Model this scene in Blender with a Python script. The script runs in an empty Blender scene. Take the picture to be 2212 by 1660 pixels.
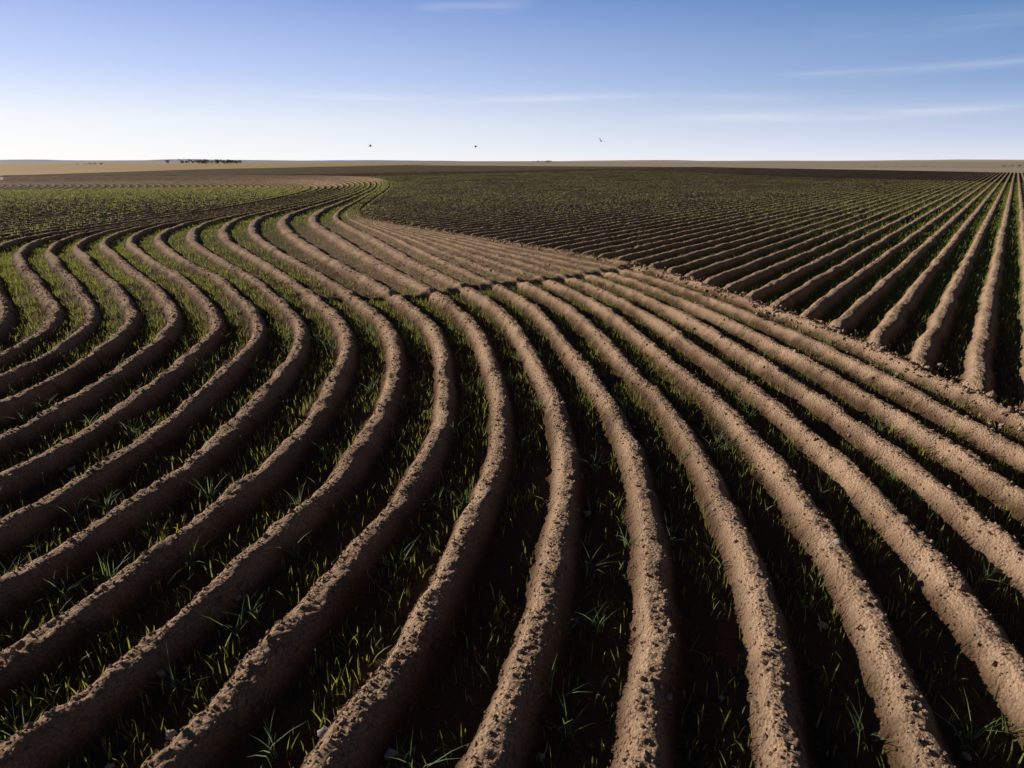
import bpy, numpy as np, math, mathutils
from math import radians, sin, cos
rng=np.random.default_rng(7)
SUN_EL=16.5; SUN_AZ=-60.0
D0=.225
# ------------------------------------------------------------------ helpers
_tab=rng.random((256,256)).astype(np.float32)
def vn(x,y,o=0):
    x=x+o*17.31; y=y+o*9.77
    xi=np.floor(x).astype(np.int64); yi=np.floor(y).astype(np.int64)
    fx=(x-xi).astype(np.float32); fy=(y-yi).astype(np.float32)
    fx=fx*fx*(3-2*fx); fy=fy*fy*(3-2*fy)
    a=_tab[xi&255,yi&255]; b=_tab[(xi+1)&255,yi&255]; c=_tab[xi&255,(yi+1)&255]; d=_tab[(xi+1)&255,(yi+1)&255]
    return (a+(b-a)*fx+(c-a)*fy+(a-b-c+d)*fx*fy)*2-1
def fbm(x,y,n,o=0):
    s=0;a=1.
    for i in range(n):
        s=s+a*vn(x,y,o+i); x=x*2.03; y=y*2.03; a*=.5
    return s
def sstep(a,b,x):
    t=np.clip((x-a)/(b-a),0,1); return t*t*(3-2*t)
def mesh_obj(name,verts,faces4=None,mat=None,faces3=None,attrs=None,smooth=True):
    me=bpy.data.meshes.new(name)
    verts=np.asarray(verts,dtype=np.float32)
    n4=0 if faces4 is None else len(faces4); n3=0 if faces3 is None else len(faces3)
    me.vertices.add(len(verts)); me.vertices.foreach_set('co',verts.ravel())
    li=[]; 
    if n4: li.append(np.asarray(faces4,dtype=np.int32).ravel())
    if n3: li.append(np.asarray(faces3,dtype=np.int32).ravel())
    li=np.concatenate(li)
    me.loops.add(len(li)); me.loops.foreach_set('vertex_index',li)
    me.polygons.add(n4+n3)
    st=np.concatenate([np.arange(n4)*4, n4*4+np.arange(n3)*3]).astype(np.int32)
    me.polygons.foreach_set('loop_start',st)
    me.polygons.foreach_set('loop_total',np.concatenate([np.full(n4,4),np.full(n3,3)]).astype(np.int32))
    if attrs:
        for k,v in attrs.items():
            a=me.attributes.new(k,'FLOAT','POINT'); a.data.foreach_set('value',np.asarray(v,dtype=np.float32).ravel())
    me.update(calc_edges=True)
    me.polygons.foreach_set('use_smooth',np.full(n4+n3,smooth))
    if mat: me.materials.append(mat)
    ob=bpy.data.objects.new(name,me); bpy.context.scene.collection.objects.link(ob)
    return ob
def grid_faces(nr,nc):
    i=np.arange(nr-1)[:,None]*nc+np.arange(nc-1)[None,:]
    return np.stack([i,i+1,i+nc+1,i+nc],-1).reshape(-1,4)
# ------------------------------------------------------------------ materials
def newmat(name):
    m=bpy.data.materials.new(name); m.use_nodes=True
    nt=m.node_tree; nt.nodes.clear(); return m,nt,nt.nodes,nt.links
def soil_material():
    m,nt,N,Lk=newmat('soil')
    out=N.new('ShaderNodeOutputMaterial'); b=N.new('ShaderNodeBsdfPrincipled'); b.inputs['Roughness'].default_value=.95
    b.inputs['Specular IOR Level'].default_value=.04
    geo=N.new('ShaderNodeNewGeometry')
    def noise(sc,det,rough=.6):
        n=N.new('ShaderNodeTexNoise'); n.inputs['Scale'].default_value=sc; n.inputs['Detail'].default_value=det; n.inputs['Roughness'].default_value=rough
        Lk.new(geo.outputs['Position'],n.inputs['Vector']); return n
    def mth(op,a,b=None,c=None,cl=False):
        x=N.new('ShaderNodeMath'); x.operation=op; x.use_clamp=cl
        for i,v in enumerate((a,b,c)):
            if v is None: continue
            if isinstance(v,(int,float)): x.inputs[i].default_value=v
            else: Lk.new(v,x.inputs[i])
        return x.outputs[0]
    def mixc(f,a,b_,mode='MIX'):
        x=N.new('ShaderNodeMix'); x.data_type='RGBA'; x.blend_type=mode
        for s,v in ((0,f),(6,a),(7,b_)):
            if isinstance(v,(int,float,tuple)): x.inputs[s].default_value=v
            else: Lk.new(v,x.inputs[s])
        return x.outputs[2]
    n1=noise(1.1,2); n2=noise(42,4,.7)
    r=N.new('ShaderNodeValToRGB'); Lk.new(n2.outputs['Fac'],r.inputs['Fac'])
    r.color_ramp.elements[0].position=.30; r.color_ramp.elements[0].color=(.34,.215,.140,1)
    r.color_ramp.elements[1].position=.70; r.color_ramp.elements[1].color=(.68,.470,.322,1)
    r2=N.new('ShaderNodeValToRGB'); Lk.new(n1.outputs['Fac'],r2.inputs['Fac'])
    r2.color_ramp.elements[0].position=.3; r2.color_ramp.elements[0].color=(.80,.78,.76,1)
    r2.color_ramp.elements[1].position=.7; r2.color_ramp.elements[1].color=(1.08,1.07,1.05,1)
    col=mixc(1.0,r.outputs[0],r2.outputs[0],'MULTIPLY')
    shd=N.new('ShaderNodeAttribute'); shd.attribute_name='furrow_shade'
    col=mixc(mth('MULTIPLY',shd.outputs['Fac'],.92),col,(.072,.038,.021,1))  # shade of furrows and flanks, put into the base colour
    at=N.new('ShaderNodeAttribute'); at.attribute_name='crop'
    n4=noise(7,3,.7)
    f=mth('MULTIPLY',mth('ADD',mth('MULTIPLY_ADD',n4.outputs['Fac'],1.6,-.8),at.outputs['Fac']),1.3,None,True)
    f=mth('MULTIPLY',f,mth('MULTIPLY',at.outputs['Fac'],2.0,None,True))
    col=mixc(f,col,(.12,.135,.032,1))
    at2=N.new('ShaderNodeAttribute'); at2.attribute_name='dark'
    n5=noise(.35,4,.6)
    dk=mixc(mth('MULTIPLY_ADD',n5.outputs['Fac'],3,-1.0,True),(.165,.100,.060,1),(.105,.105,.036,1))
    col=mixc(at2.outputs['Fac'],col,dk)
    Lk.new(col,b.inputs['Base Color'])
    nb=noise(60,4,.75); vb=N.new('ShaderNodeTexVoronoi'); vb.inputs['Scale'].default_value=34; Lk.new(geo.outputs['Position'],vb.inputs['Vector'])
    bp=N.new('ShaderNodeBump'); bp.inputs['Strength'].default_value=.95; bp.inputs['Distance'].default_value=.024
    Lk.new(mth('SUBTRACT',nb.outputs['Fac'],vb.outputs['Distance']),bp.inputs['Height']); Lk.new(bp.outputs[0],b.inputs['Normal'])
    Lk.new(b.outputs[0],out.inputs[0]); return m
def leaf_material(name,c1,c2,tr=.5):
    m,nt,N,Lk=newmat(name)
    out=N.new('ShaderNodeOutputMaterial'); d=N.new('ShaderNodeBsdfPrincipled'); d.inputs['Roughness'].default_value=.55
    d.inputs['Specular IOR Level'].default_value=.25
    t=N.new('ShaderNodeBsdfTranslucent'); mx=N.new('ShaderNodeMixShader'); mx.inputs[0].default_value=tr
    at=N.new('ShaderNodeAttribute'); at.attribute_name='tone'
    c=N.new('ShaderNodeMix'); c.data_type='RGBA'; Lk.new(at.outputs['Fac'],c.inputs[0]); c.inputs[6].default_value=c1; c.inputs[7].default_value=c2
    Lk.new(c.outputs[2],d.inputs['Base Color']); Lk.new(c.outputs[2],t.inputs['Color'])
    Lk.new(d.outputs[0],mx.inputs[1]); Lk.new(t.outputs[0],mx.inputs[2]); Lk.new(mx.outputs[0],out.inputs[0]); return m
def plain(name,ca,cb,scale=.02,rough=.9,stretch=None):
    m,nt,N,Lk=newmat(name)
    out=N.new('ShaderNodeOutputMaterial'); d=N.new('ShaderNodeBsdfPrincipled'); d.inputs['Roughness'].default_value=rough; d.inputs['Specular IOR Level'].default_value=.1
    geo=N.new('ShaderNodeNewGeometry'); n=N.new('ShaderNodeTexNoise'); n.inputs['Scale'].default_value=scale; n.inputs['Detail'].default_value=5
    mp=N.new('ShaderNodeMapping'); mp.inputs['Scale'].default_value=stretch or (1,1,1)
    Lk.new(geo.outputs['Position'],mp.inputs[0]); Lk.new(mp.outputs[0],n.inputs['Vector'])
    r=N.new('ShaderNodeValToRGB'); r.color_ramp.elements[0].position=.35; r.color_ramp.elements[1].position=.65
    r.color_ramp.elements[0].color=ca+(1,); r.color_ramp.elements[1].color=cb+(1,)
    Lk.new(n.outputs['Fac'],r.inputs['Fac']); Lk.new(r.outputs[0],d.inputs['Base Color']); Lk.new(d.outputs[0],out.inputs[0]); return m
SOIL=soil_material()
# ------------------------------------------------------------------ contour-ploughed field: surveyed ridge lines (metres)
KK=[-8,-4,0,4,11]
LN={
-8:[(-13,1),(-11.2,5.2),(-10.5,7.8),(-9.8,10.4),(-10.0,12.96),(-11.3,15.82),(-13.14,18.09),(-15.27,20.72),(-16.91,22.62),(-18.35,24.41),(-19.99,26.62),(-22.08,30.66),(-22.87,36.59),(-22.28,49.08),(-24.36,80.6),(-31.79,106.26),(-44.76,124.79),(-68.25,132.47),(-99.85,132.47)],
-4:[(-9.2,-.5),(-7.1,3.6),(-6.5,5.2),(-5.96,7.07),(-5.94,9.71),(-6.48,13.53),(-7.54,16.08),(-10.25,20.29),(-12.69,23.48),(-15.54,27.34),(-18.24,31.61),(-20.0,36.9),(-20.4,43.3),(-20.2,56.5),(-22.57,87.2),(-30.2,115.4),(-44.05,135.8),(-71.7,145),(-109.2,145)],
0:[(-5,-1.5),(-3.19,3.02),(-2.82,3.91),(-2.43,5.38),(-1.99,7.33),(-2.12,11.2),(-2.85,14.37),(-4.41,17.76),(-6.65,21.92),(-10.21,28.1),(-14.4,36.8),(-16.6,44.47),(-17.25,53.6),(-18.31,71.87),(-21.04,94.95),(-28.75,126.26),(-43.2,148.95),(-76.86,158),(-118.67,157.66)],
4:[(-.1,-2.5),(.77,2.88),(1.08,4),(1.4,5.63),(1.58,8.21),(1.34,10.92),(.81,15.06),(-.53,19.56),(-2.72,24.65),(-5.96,32.63),(-10.5,43.2),(-12.39,51.5),(-14.26,65.63),(-16.66,84.43),(-19.79,104.2),(-26.54,132.47),(-42.02,158),(-81.67,168),(-125.97,167.44)],
11:[(5.6,-4),(6.7,1),(7.2,3.8),(7.4,6.3),(7.35,8.55),(7.17,12.16),(6.45,16.36),(4.69,22.42),(1.44,27.64),(-4.4,35.83),(-9.7,43.9),(-11.9,52.53),(-13.68,65.63),(-15.96,84.43),(-19.31,106.26),(-26.96,139.33),(-42.82,167.44),(-85.68,178.49),(-132.06,175.6)]}
PTS=np.array([LN[k] for k in KK])
def natspline(t,y):
    n=len(t); h=np.diff(t); A=np.zeros((n,n)); r=np.zeros((n,y.shape[1])); A[0,0]=A[-1,-1]=1
    for i in range(1,n-1):
        A[i,i-1]=h[i-1];A[i,i]=2*(h[i-1]+h[i]);A[i,i+1]=h[i]
        r[i]=6*((y[i+1]-y[i])/h[i]-(y[i]-y[i-1])/h[i-1])
    M=np.linalg.solve(A,r)
    def f(q):
        q=np.clip(q,t[0],t[-1]); i=np.clip(np.searchsorted(t,q)-1,0,n-2); hh=h[i][:,None]
        a=(t[i+1]-q)[:,None]; b=(q-t[i])[:,None]
        return M[i]*a**3/(6*hh)+M[i+1]*b**3/(6*hh)+(y[i]/hh-M[i]*hh/6)*a+(y[i+1]/hh-M[i+1]*hh/6)*b
    return f
ch=np.linalg.norm(np.diff(PTS,axis=1),axis=2).mean(0)
TN=np.concatenate([[0],np.cumsum(ch)])
SP=[natspline(TN,PTS[i]) for i in range(5)]
TT=np.linspace(0,TN[-1],6000)
TAB=np.stack([s(TT) for s in SP])           # 5,n,2
kk=np.array(KK,float)
sec=np.diff(TAB,axis=0)/np.diff(kk)[:,None,None]
SL=np.zeros_like(TAB)
SHIFT=np.array([-1.0,-.42])
for i in range(5):
    if i==0: SL[0]=sec[0]
    elif i==4: SL[4]=sec[3]
    else:
        a,b=sec[i-1],sec[i]; SL[i]=np.where(a*b>0,2*a*b/(a+b+1e-9*np.sign(a+b)),0)
def surf(k,T):
    k=np.asarray(k,float); T=np.asarray(T,float)
    x=np.clip(T/TN[-1]*(len(TT)-1),0,len(TT)-1.001); i0=x.astype(int); f=(x-i0)[:,None]
    kc=np.clip(k,-8,11); s=np.clip(np.searchsorted(kk,kc,side='right')-1,0,3)
    h=(kk[s+1]-kk[s])[:,None]; u=((kc-kk[s])[:,None])/h
    g=lambda A,j:A[j,i0]*(1-f)+A[j,i0+1]*f
    p0,p1,m0,m1=g(TAB,s),g(TAB,s+1),g(SL,s)*h,g(SL,s+1)*h
    P=(2*u**3-3*u**2+1)*p0+(u**3-2*u**2+u)*m0+(-2*u**3+3*u**2)*p1+(u**3-u**2)*m1
    P=P+np.minimum(k+8,0)[:,None]*-SHIFT[None,:]
    P=P+np.maximum(k-11,0)[:,None]*g(SL,np.full_like(s,4))
    return P
def spacing(k,T):
    a=surf(k-.2,T); b=surf(k+.2,T); t=surf(k,T+.15)-surf(k,T-.15)
    n=np.linalg.norm(t,axis=1)+1e-9; d=(b-a)/.4
    return np.abs(d[:,0]*t[:,1]-d[:,1]*t[:,0])/n
def profile(fr,lo=.05,hi=.275):
    return sstep(lo,hi,np.abs(fr))
def rough(X,Y,o):
    # lumps of crumbled soil: rounded heads with sharp creases
    a=1-np.abs(vn(X*7,Y*7,o))*2; b=1-np.abs(vn(X*14,Y*14,o+3))*2
    return .009*a+.009*b+.011*vn(X*24,Y*24,o+5)
def heightA(k,T,X,Y,sp):
    km=k+.055*vn(X*.9,Y*.9,3)+.035*vn(X*3.1,Y*3.1,5)+.026*vn(X*9,Y*9,6)
    ki=np.round(km); fr=km-ki
    depth=D0*np.clip(sp/.92,.15,1.2)*(1+.14*vn(X*.5,Y*.5,9))
    depth=depth*(1-.3*sstep(-7,-12,k)*sstep(26,45,np.hypot(X,Y)))
    # implement lift line: shallower furrows beyond it
    Tl=TN[7]+.35*vn(ki*3.7,ki*0+2.5,1)+(ki-2)*.05
    gate=sstep(-4.2,-2.5,k)
    bey=sstep(0,.12,T-Tl)*gate
    mid=bey*(1-sstep(TN[10],TN[11],T))
    depth=depth*(1-.30*bey-.32*mid*sstep(0,4,k))
    depth=depth*(1-.5*sstep(TN[13],TN[14],T)*sstep(-6,-10,k))
    z=-depth*profile(fr)
    st=(T-Tl)
    z=z-.08*gate*np.exp(-((st+.05)/.16)**2)*(np.abs(fr)<.45)+.03*gate*np.exp(-((st-.22)/.2)**2)
    # small relief
    z=z+.018*fbm(X*2.6,Y*2.6,2,20)+rough(X,Y,31)*(.75+.6*vn(X*1.1,Y*1.1,44))
    # field edge
    e=sstep(11.15,11.7,k); z=z*(1-e)+(-.33)*e
    lump=np.exp(-((k-11.0)/.35)**2)*.04*(vn(X*2.2,Y*2.2,40)+.1)
    return z+lump
def cropA(k,T,X,Y,fr):
    d=np.hypot(X,Y)
    c=profile(fr,.12,.36)*sstep(16,45,d)*.65
    c=c*(1-.75*sstep(-1,3,k)*(T>TN[7])*(1-sstep(TN[9],TN[11],T)))
    return c
ks=np.concatenate([np.arange(-48,-10,1/9.),np.arange(-10,-6,1/16.),np.arange(-6,11.75,1/32.)])
T=[];t=0.
while t<TN[-1]:
    T.append(t); p=surf(np.array([2.]),np.array([t]))[0]; d=math.hypot(p[0],p[1])
    t+=.06 if p[1]<1.5 else max(.020,.0040*d)
T=np.array(T)
Kg,Tg=np.meshgrid(ks,T); kf=Kg.ravel(); tf=Tg.ravel()
P=surf(kf,tf); sp=spacing(kf,tf)
z=heightA(kf,tf,P[:,0],P[:,1],sp)
frA=kf-np.round(kf)
cr=cropA(kf,tf,P[:,0],P[:,1],frA)
dA=np.hypot(P[:,0],P[:,1])
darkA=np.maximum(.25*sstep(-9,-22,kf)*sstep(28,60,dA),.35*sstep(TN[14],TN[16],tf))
shadeA=profile(frA,.07,.25)*(1-.65*sstep(-1,3,kf)*(tf>TN[7])*(1-sstep(TN[9],TN[11],tf)))  # painted shade: soil darkens from ridge flank to furrow bottom
mesh_obj('contour_ploughed_ridges',np.column_stack([P,z]),grid_faces(len(T),len(ks)),SOIL,attrs={'crop':cr,'dark':darkA,'furrow_shade':shadeA})
# ------------------------------------------------------------------ straight-rowed field
az=radians(36.4); dv=np.array([sin(az),cos(az)]); nv=np.array([cos(az),-sin(az)])
BT=TT[::6]; BP=surf(np.full(len(BT),11.25),BT)
bp_=BP@nv; bq_=BP@dv
o=np.argsort(bp_); bp_,bq_=bp_[o],bq_[o]
xp=np.concatenate([[-446,-298],bp_,[14]]); xq=np.concatenate([[429,165],bq_,[bq_[-1]-3]])
ep=[-446,-160,2,14]; eq=[432,410,272,258]
ROW=.9; PH=.137
def heightB(p,q,q0,X,Y):
    pm=(p-PH)/ROW+.05*vn(X*.9,Y*.9,53)+.03*vn(X*3.1,Y*3.1,55)+.02*vn(X*9,Y*9,56); fr=pm-np.round(pm)
    dd=np.hypot(X,Y)
    depth=.235*(1+.12*vn(X*.5,Y*.5,9))*(1-.42*sstep(16,60,dd))
    z=-depth*profile(fr,.06,.33)
    z=z+.018*fbm(X*2.6,Y*2.6,2,60)+rough(X,Y,71)
    e=sstep(0,.8,q-q0); z=z*e+(-.17+.07*vn(X*2.5,Y*2.5,41)+.05*np.cos(fr*6.28))*(1-e)
    return z,fr
ps=np.concatenate([np.arange(-440,-160,1.0),np.arange(-160,-40,.9/7),np.arange(-40,-14,.9/12),np.arange(-14,13,.9/22)])
q0=np.interp(ps,xp,xq)-.12; q1=np.interp(ps,ep,eq)
NQ=620
s=np.linspace(0,1,NQ); 
g=(np.exp(s[:,None]*np.log((q1-q0)/4.+1))-1)/(np.exp(np.log((q1-q0)/4.+1))-1)
Q=q0[None,:]+g*(q1-q0)[None,:]
Pp=np.broadcast_to(ps[None,:],Q.shape)
X=(Pp*nv[0]+Q*dv[0]).ravel(); Y=(Pp*nv[1]+Q*dv[1]).ravel()
zB,fr=heightB(Pp.ravel(),Q.ravel(),np.broadcast_to(q0[None,:],Q.shape).ravel(),X,Y)
dB=np.hypot(X,Y)
farf=(Pp.ravel()<-160); zB=np.where(farf,-.12,zB)  # flat far sheet: crop and shade of unmodelled rows averaged into its colour
crB=profile(fr,.12,.33)*sstep(9,30,dB)*(1-.35*sstep(60,120,dB))
crB=np.where(farf,.1,crB)
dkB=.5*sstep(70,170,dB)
mesh_obj('straight_ploughed_rows',np.column_stack([X,Y,zB]),grid_faces(NQ,len(ps))[:,::-1],SOIL,attrs={'crop':crB,'dark':np.where(farf,.95,dkB),'furrow_shade':np.where(farf,.8,profile(fr,.12,.33)*(1-.55*sstep(25,70,dB)))})  # row furrows get painted shade too
# ------------------------------------------------------------------ base ground to the horizon
GR=plain('dry_prairie',(.42,.33,.22),(.58,.48,.35),.004,stretch=(.25,1,1))
V=[(x,y,-.62) for y in (-300,12000) for x in (-9000,9000)]
mesh_obj('ground',V,[(0,1,3,2)],GR)
ST=plain('stubble',(.50,.30,.11),(.62,.40,.17),.03,stretch=(.3,1.5,1))
V=[(-700,150,-.40),(-141,187,-.40),(-105,612,-.40),(-105,900,-.40),(-1400,900,-.40)]
me=bpy.data.meshes.new('stubble_field'); me.from_pydata(V,[],[(0,1,2,3,4)]); me.materials.append(ST)
bpy.context.scene.collection.objects.link(bpy.data.objects.new('stubble_field',me))
def hills(name,x0,x1,y,h,mat,seed):
    n=160; xs=np.linspace(x0,x1,n); top=h*(.55+.45*fbm(xs/900.,xs*0+seed,4,seed))*np.sin(np.linspace(0,np.pi,n))**.5
    A=np.column_stack([xs,np.full(n,y),np.full(n,-1.)]); B=np.column_stack([xs,np.full(n,y+250),np.maximum(top,.0)]); C=np.column_stack([xs,np.full(n,y+900),np.full(n,-1.)])
    mesh_obj(name,np.concatenate([A,B,C]),grid_faces(3,n),mat)
HB=plain('hazy_hills',(.34,.42,.60),(.40,.48,.66),.002)  # aerial haze painted as a bluish base colour
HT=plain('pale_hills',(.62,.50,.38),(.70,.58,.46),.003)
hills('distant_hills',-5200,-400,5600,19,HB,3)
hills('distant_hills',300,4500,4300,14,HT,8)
# ------------------------------------------------------------------ vegetation blades
def blades(name,base,hgt,wid,lean,az_,mat,tone,bend=.5):
    n=len(base); dx=np.cos(az_);dy=np.sin(az_)
    fa=rng.uniform(0,2*np.pi,n); wx=np.cos(fa)*wid/2; wy=np.sin(fa)*wid/2
    V=np.zeros((n,7,3),np.float32)
    for j,(f,wf) in enumerate([(0,.8),(.4,1.),(.75,.7)]):
        off=lean*hgt*(f**2*bend*2+f*(1-bend)); zz=hgt*f*np.sqrt(np.clip(1-(lean*f)**2*.5,.2,1))
        c=np.column_stack([base[:,0]+dx*off,base[:,1]+dy*off,base[:,2]+zz])
        V[:,2*j]=c+np.column_stack([wx*wf,wy*wf,wx*0]); V[:,2*j+1]=c-np.column_stack([wx*wf,wy*wf,wx*0])
    off=lean*hgt*(bend*2+(1-bend)); zz=hgt*np.sqrt(np.clip(1-lean**2*.5,.2,1))
    V[:,6]=np.column_stack([base[:,0]+dx*off,base[:,1]+dy*off,base[:,2]+zz])
    b=np.arange(n)[:,None]*7
    f4=np.concatenate([b+np.array([[0,1,3,2]]),b+np.array([[2,3,5,4]])]); f3=b+np.array([[4,5,6]])
    mesh_obj(name,V.reshape(-1,3),f4,mat,f3,attrs={'tone':np.repeat(tone,7)},smooth=False)
LEAF=leaf_material('seedling_leaf',(.11,.14,.028,1),(.46,.45,.10,1))
def scatterA(n,tmin,tmax,kmin,kmax):
    kr=np.floor(rng.uniform(kmin,kmax,n)); rowsel=rng.choice([-.19,-.06,.07,.20],n)
    k=kr+.5+rowsel+rng.normal(0,.035,n); T_=rng.uniform(tmin,tmax,n)
    P=surf(k,T_); return k,T_,P
def inview(P,m=3.): return (P[:,1]>.5)&(np.abs(P[:,0])<.84*P[:,1]+m)
bases=[];hs=[];ws=[]
for (n,t0,t1,k0,k1,h,w) in [(64000,2.0,24,-13,11,.13,.010),(72000,22,48,-16,11,.12,.012),(60000,46,120,-10,11,.13,.026),(90000,38,125,-44,-9,.17,.045)]:
    k,T_,P=scatterA(n,t0,t1,k0,k1); sp_=spacing(k,T_)
    pn=fbm(P[:,0]*1.6,P[:,1]*1.6,2,80)
    mk=inview(P)&(rng.random(n)<np.clip(sp_,.1,1))&(rng.random(n)<np.clip(.60+.7*pn,.14,1))
    mk&=~((k>0)&(T_>TN[7])&(T_<TN[10])&(rng.random(n)<.72))
    k,T_,P,sp_=k[mk],T_[mk],P[mk],sp_[mk]
    z=heightA(k,T_,P[:,0],P[:,1],sp_); bases.append(np.column_stack([P,z-.004])); hs.append(h*rng.uniform(.45,1.35,len(P))); ws.append(np.full(len(P),w)*rng.uniform(.7,1.2,len(P)))
base=np.concatenate(bases);hg=np.concatenate(hs);wd=np.concatenate(ws); n=len(base)
blades('wheat_seedlings',base,hg,wd,np.abs(rng.normal(0,.28,n)),rng.uniform(0,2*np.pi,n),LEAF,rng.random(n))
n=280000; p=np.floor(rng.uniform(-125/ROW,11/ROW,n))*ROW+PH+ROW*(.5+rng.choice([-.17,-.03,.10,.22],n)+rng.normal(0,.03,n))
q=np.interp(p,xp,xq)+.2+130*rng.random(n)**1.4
X=p*nv[0]+q*dv[0];Y=p*nv[1]+q*dv[1]; P=np.column_stack([X,Y]); mk=inview(P)&(rng.random(n)<np.clip(.60+.6*fbm(X*.25,Y*.25,3,90),.15,1))
p,q,X,Y=p[mk],q[mk],X[mk],Y[mk]; zz,_=heightB(p,q,np.interp(p,xp,xq)-.12,X,Y); dd=np.hypot(X,Y); n=len(p)
blades('wheat_seedlings',np.column_stack([X,Y,zz-.004]),(.12+.0009*np.minimum(dd,70))*rng.uniform(.5,1.3,n),.008+.00045*np.minimum(dd,60),np.abs(rng.normal(0,.28,n)),rng.uniform(0,2*np.pi,n),LEAF,rng.random(n)*.75)
TU=leaf_material('grass_leaf',(.09,.16,.05,1),(.28,.38,.16,1))
nt_=150; k=np.floor(rng.uniform(-7,11,nt_))+rng.uniform(.2,.8,nt_); T_=4+22*rng.random(nt_)**1.2
P=surf(k,T_); z=heightA(k,T_,P[:,0],P[:,1],spacing(k,T_)); m=12
base=np.repeat(np.column_stack([P,z]),m,0)+np.column_stack([rng.normal(0,.03,(nt_*m,2)),np.zeros(nt_*m)])
n=len(base); blades('grass_tufts',base,rng.uniform(.12,.30,n),np.full(n,.008),np.abs(rng.normal(.55,.3,n)).clip(0,1.1),rng.uniform(0,2*np.pi,n),TU,rng.random(n),bend=.7)
# ------------------------------------------------------------------ clods & stones
def ico(sub):
    import bmesh
    bm=bmesh.new(); bmesh.ops.create_icosphere(bm,subdivisions=sub,radius=1); v=np.array([x.co[:] for x in bm.verts]); f=np.array([[a.index for a in x.verts] for x in bm.faces]); bm.free(); return v,f
def clods(name,C,R,sub,mat,smooth,furrow_shade=0.):
    v,f=ico(sub); n=len(C); nv_=len(v)
    sc=R[:,None]*rng.uniform(.6,1.25,(n,3)); a=rng.uniform(0,6.28,n)
    V=v[None]*(1+rng.normal(0,.16,(n,nv_,1)))*sc[:,None,:]
    x=V[...,0]*np.cos(a)[:,None]-V[...,1]*np.sin(a)[:,None]; y=V[...,0]*np.sin(a)[:,None]+V[...,1]*np.cos(a)[:,None]
    V=np.stack([x,y,V[...,2]*.8],-1)+C[:,None,:]
    F=(f[None]+np.arange(n)[:,None,None]*nv_).reshape(-1,3)
    mesh_obj(name,V.reshape(-1,3),None,mat,F,attrs={'furrow_shade':np.repeat(np.broadcast_to(furrow_shade,(n,)),nv_)},smooth=smooth)
n=110000; k=rng.uniform(-9,11.2,n); kr=np.round(k); k=np.where(rng.random(n)<.65,kr+rng.choice([-1,1],n)*np.abs(rng.normal(.12,.1,n)),k); k=k.clip(-9,11.4)
T_=2.5+26*rng.random(n)**1.3; P=surf(k,T_); mk=inview(P,1.5)&(rng.random(n)<spacing(k,T_)); k,T_,P=k[mk],T_[mk],P[mk]
z=heightA(k,T_,P[:,0],P[:,1],spacing(k,T_)); R=np.exp(rng.normal(-4.8,.50,len(k))).clip(.004,.040)
clods('soil_clods',np.column_stack([P,z+R*.3]),R,1,SOIL,False,profile(k-np.round(k),.09,.27)*.85)  # clods share the painted shade of their furrow
n=4200; k=11.15+rng.normal(0,.25,n); T_=3+44*rng.random(n); P=surf(k,T_)+rng.normal(0,.12,(n,2))
R=np.exp(rng.normal(-3.7,.5,n)).clip(.01,.08); z=heightA(np.minimum(k,11.2),T_,P[:,0],P[:,1],spacing(k,T_))
clods('soil_clods',np.column_stack([P,z+R*.2]),R,1,SOIL,True)
SN=plain('stone',(.30,.24,.20),(.45,.38,.33),9)
n=70; k=rng.uniform(-6,11,n); T_=4+16*rng.random(n); P=surf(k,T_); z=heightA(k,T_,P[:,0],P[:,1],spacing(k,T_)); R=rng.uniform(.018,.045,n)
clods('field_stones',np.column_stack([P,z+R*.35]),R,2,SN,True)
# ------------------------------------------------------------------ distant trees
TR=leaf_material('tree_leaf',(.03,.05,.02,1),(.07,.10,.035,1),.2)
BK=plain('bark',(.06,.045,.03),(.10,.08,.06),3)
def trees(name,spec):
    """one mass of trees: tapered trunks + leaf clumps"""
    V=[];F=[];tone=[];mi=[]
    for (x,y,h,wd) in spec:
        b=len(V)
        for zz,r in ((-1.2,.05),(h*.35,.035),(h*.7,.015)):
            for j in range(6): V.append((x+h*r*cos(j*1.047),y+h*r*sin(j*1.047),zz)); tone.append(.2)
        for lv in range(2):
            for j in range(6): F.append((b+lv*6+j,b+lv*6+(j+1)%6,b+lv*6+6+(j+1)%6,b+lv*6+6+j)); mi.append(1)
        lob=[(rng.normal(0,wd*.28),rng.normal(0,wd*.28),h*rng.uniform(.3,.85),wd*rng.uniform(.2,.36)) for _ in range(7)]
        for c in range(260):
            lx,ly,lz,lr=lob[rng.integers(7)]
            u=rng.normal(size=3);u/=np.linalg.norm(u); rr=lr*rng.random()**.4
            cx,cy,cz=x+lx+u[0]*rr,y+ly+u[1]*rr,lz+u[2]*rr*.8
            a1=rng.normal(size=3);a1/=np.linalg.norm(a1);a2=np.cross(a1,rng.normal(size=3));a2/=np.linalg.norm(a2); sz=h*rng.uniform(.03,.07)
            b=len(V)
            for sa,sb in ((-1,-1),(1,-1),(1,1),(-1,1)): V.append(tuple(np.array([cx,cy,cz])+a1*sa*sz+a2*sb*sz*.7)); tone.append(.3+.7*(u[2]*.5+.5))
            F.append((b,b+1,b+2,b+3)); mi.append(0)
    ob=mesh_obj(name,V,np.array(F),TR,attrs={'tone':tone},smooth=False); ob.data.materials.append(BK); ob.data.polygons.foreach_set('material_index',np.array(mi,dtype=np.int32))
def brg(x,dist): a=(x-1106)/1400./1.0576; return (a*dist,dist)
sp_=[]
for x in list(rng.uniform(425,523,24))+[392,408,416,362]:
    X_,Y_=brg(x,950+rng.uniform(-25,25)); sp_.append((X_,Y_,rng.uniform(3.6,6.6),rng.uniform(5,8)))
trees('distant_trees',sp_)
sp_=[]
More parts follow.
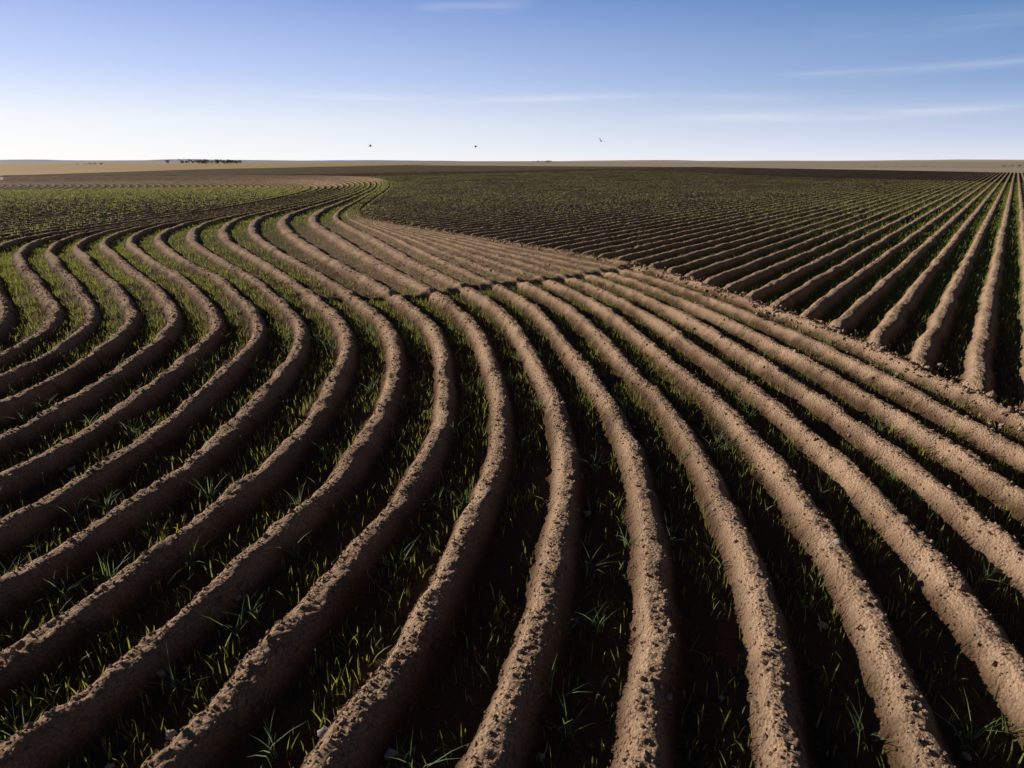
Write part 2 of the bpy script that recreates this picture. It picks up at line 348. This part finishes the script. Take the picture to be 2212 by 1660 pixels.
for x in list(rng.uniform(1120,1190,12)): X_,Y_=brg(x,1900+rng.uniform(-40,40)); sp_.append((X_,Y_,rng.uniform(3,4.5),rng.uniform(5,10)))
for x in list(rng.uniform(155,220,7)): X_,Y_=brg(x,700+rng.uniform(-10,10)); sp_.append((X_,Y_,rng.uniform(1.2,2.0),rng.uniform(2,5)))
trees('distant_trees',sp_)
sp_=[]
for x in [2174,2190,2206]: X_,Y_=brg(x,420+rng.uniform(-10,10)); sp_.append((X_,Y_,rng.uniform(1.0,2.0),rng.uniform(2,3)))
for x in [1885,1893,1935,1975,2000]: X_,Y_=brg(x,430+rng.uniform(-10,10)); sp_.append((X_,Y_,rng.uniform(.3,.8),rng.uniform(1.5,3)))
trees('roadside_shrubs',sp_)
# ------------------------------------------------------------------ birds
BM=plain('bird_feathers',(.06,.055,.05),(.13,.12,.11),12)
def bird(loc,head,flap,bank,s=1.):
    V=[];F=[]
    prof=[(-.34,.004,0),(-.30,.035,0),(-.18,.030,0),(-.12,.045,0),(0,.062,-.005),(.10,.055,0),(.16,.036,.012),(.20,.037,.02),(.24,.026,.02),(.28,.005,.015)]
    for (x,r,zc) in prof:
        fl=.35 if x<-.15 else 1
        for j in range(8): V.append((x,r*cos(j*math.pi/4)*(1.5 if x<-.2 else 1),zc+r*fl*sin(j*math.pi/4)))
    for i in range(len(prof)-1):
        for j in range(8): F.append((i*8+j,i*8+(j+1)%8,i*8+8+(j+1)%8,i*8+8+j))
    for sd_ in (1,-1):
        b=len(V)
        st=[(.03,.10,-.10,.02),(.18,.13,-.08,.02+.10*flap),(.32,.11,-.07,.02+.17*flap),(.46,.03,-.09,.02+.20*flap),(.58,-.08,-.12,.02+.19*flap)]
        for (y,x1,x0,z_) in st:
            V+= [(x1,sd_*y,z_+.006),(x0,sd_*y,z_),(x1,sd_*y,z_-.006),(x0,sd_*y,z_-.003)]
        for i in range(4):
            a=b+i*4;c=a+4
            F+=[(a,a+1,c+1,c),(a+2,c+2,c+3,a+3),(a,c,c+2,a+2),(a+1,a+3,c+3,c+1)]
        F.append((b+16,b+17,b+19,b+18))
    me=bpy.data.meshes.new('flying_bird'); me.from_pydata(V,[],F); me.materials.append(BM)
    for p_ in me.polygons: p_.use_smooth=True
    ob=bpy.data.objects.new('flying_bird',me); bpy.context.scene.collection.objects.link(ob)
    ob.location=loc; ob.rotation_euler=(bank,radians(-4),head); ob.scale=(s,s,s)
bird((-15.3,74.5,5.0),radians(10),.4,.25,.8)
bird((-3.9,74.5,5.0),radians(170),-.4,-.2,.8)
bird((9.65,74.8,5.5),radians(60),1.0,.45,.8)
# ------------------------------------------------------------------ camera, sun, sky
cam=bpy.data.cameras.new('camera'); co=bpy.data.objects.new('camera',cam); bpy.context.scene.collection.objects.link(co)
co.location=(0,0,3.5); co.rotation_euler=(radians(90)-math.atan(482/1400.),0,0)
cam.sensor_width=36; cam.lens=36*1400/2212.; cam.clip_end=30000; cam.clip_start=.05
bpy.context.scene.camera=co
sun=bpy.data.lights.new('sun','SUN'); sun.energy=5; sun.angle=radians(.5); sun.color=(1,.92,.80)
so=bpy.data.objects.new('sun',sun); bpy.context.scene.collection.objects.link(so)
sd=mathutils.Vector((sin(radians(SUN_AZ))*cos(radians(SUN_EL)),cos(radians(SUN_AZ))*cos(radians(SUN_EL)),sin(radians(SUN_EL))))
so.rotation_euler=sd.to_track_quat('Z','Y').to_euler(); so.location=(-60,40,30)
w=bpy.data.worlds.new('World'); bpy.context.scene.world=w; w.use_nodes=True
N=w.node_tree.nodes; Lk=w.node_tree.links; bg=N['Background']
def M(op,a,b=None,c=None,cl=False):
    x=N.new('ShaderNodeMath'); x.operation=op; x.use_clamp=cl
    for i,v in enumerate((a,b,c)):
        if v is None: continue
        if isinstance(v,(int,float)): x.inputs[i].default_value=v
        else: Lk.new(v,x.inputs[i])
    return x.outputs[0]
def MC(f,a,b_,mode='MIX'):
    x=N.new('ShaderNodeMix'); x.data_type='RGBA'; x.blend_type=mode
    for s_,v in ((0,f),(6,a),(7,b_)):
        if isinstance(v,(int,float,tuple)): x.inputs[s_].default_value=v
        else: Lk.new(v,x.inputs[s_])
    return x.outputs[2]
sk=N.new('ShaderNodeTexSky'); sk.sky_type='NISHITA'; sk.sun_disc=False; sk.sun_elevation=radians(SUN_EL); sk.sun_rotation=radians(SUN_AZ)
sk.air_density=1.0; sk.dust_density=.3; sk.ozone_density=3.0
tc=N.new('ShaderNodeTexCoord'); sx=N.new('ShaderNodeSeparateXYZ'); Lk.new(tc.outputs['Generated'],sx.inputs[0])
zc=sx.outputs[2]
hl=M('SQRT',M('ADD',M('MULTIPLY',sx.outputs[0],sx.outputs[0]),M('MULTIPLY',sx.outputs[1],sx.outputs[1])))
dt=M('DIVIDE',M('ADD',M('MULTIPLY',sx.outputs[0],sin(radians(SUN_AZ))),M('MULTIPLY',sx.outputs[1],cos(radians(SUN_AZ)))),M('MAXIMUM',hl,.001))
af=M('DIVIDE',M('ADD',dt,.15),1.07,None,True)
def ramp(st):
    r=N.new('ShaderNodeValToRGB'); cr_=r.color_ramp
    while len(cr_.elements)<len(st): cr_.elements.new(.5)
    for e,(p_,c) in zip(cr_.elements,st): e.position=p_; e.color=c+(1,)
    Lk.new(zc,r.inputs[0]); return r.outputs[0]
rl=ramp([(0,(1.,1.,1.0)),(.05,(.90,.93,1.0)),(.11,(.58,.68,1.)),(.20,(.30,.42,.83)),(.28,(.06,.09,.18)),(1,(.010,.015,.03))])
rr=ramp([(0,(.80,.82,.93)),(.03,(.57,.64,.85)),(.09,(.25,.39,.67)),(.20,(.065,.20,.46)),(.28,(.02,.04,.09)),(1,(.008,.013,.025))])
gcol=MC(af,rr,rl)
# antisolar side of a clear sky is dimmer
anti=M('MULTIPLY_ADD',M('DIVIDE',M('ADD',dt,.62),.45,None,True),.85,.15)
# thin cirrus streaks (azimuth / elevation on the dome)
azn=M('ARCTAN2',sx.outputs[0],sx.outputs[1]); eln=M('ARCSINE',zc)
cv=N.new('ShaderNodeCombineXYZ'); Lk.new(M('MULTIPLY',azn,7.),cv.inputs[0]); Lk.new(M('MULTIPLY',eln,95.),cv.inputs[1])
cn=N.new('ShaderNodeTexNoise'); cn.inputs['Scale'].default_value=1.; cn.inputs['Detail'].default_value=5; Lk.new(cv.outputs[0],cn.inputs['Vector'])
cnf=M('MULTIPLY_ADD',cn.outputs['Fac'],2.6,-.75,True)
def streak(a0,a1,e0,sl,wd_,amp):
    a0,a1,e0,wd_=map(radians,(a0,a1,e0,wd_)); mid=(a0+a1)/2; hw=(a1-a0)/2
    wave=M('MULTIPLY',M('SINE',M('MULTIPLY',azn,9.)),radians(.15))
    d=M('DIVIDE',M('SUBTRACT',eln,M('ADD',M('MULTIPLY_ADD',M('SUBTRACT',azn,mid),sl,e0),wave)),wd_)
    gy=M('EXPONENT',M('MULTIPLY',M('MULTIPLY',d,d),-1.)); u=M('DIVIDE',M('SUBTRACT',azn,mid),hw)
    wx_=M('SUBTRACT',1.,M('POWER',M('ABSOLUTE',u),3.),None,True)
    return M('MULTIPLY',M('MULTIPLY',gy,wx_),amp)
cl=streak(-24,24,4.75,-.01,.30,.7)
for a in [(10,38,3.3,.02,.35,.9),(20,42,6.2,.01,.25,.6),(-8,2,11.3,.05,.5,.45),(22,50,8.8,.0,.7,.25)]:
    cl=M('ADD',cl,streak(*a))
cl=M('MULTIPLY',cl,cnf,None,True)
gcol=MC(M('MULTIPLY',cl,.45),gcol,(.95,.93,1.,1))
vs=N.new('ShaderNodeVectorMath'); vs.operation='SCALE'; Lk.new(gcol,vs.inputs[0]); Lk.new(M('MULTIPLY',anti,10.),vs.inputs['Scale'])
fin=MC(.93,sk.outputs[0],vs.outputs[0])
Lk.new(fin,bg.inputs[0]); bg.inputs[1].default_value=.1
sc=bpy.context.scene; sc.view_settings.view_transform='Standard'; sc.view_settings.look='None'; sc.view_settings.exposure=0
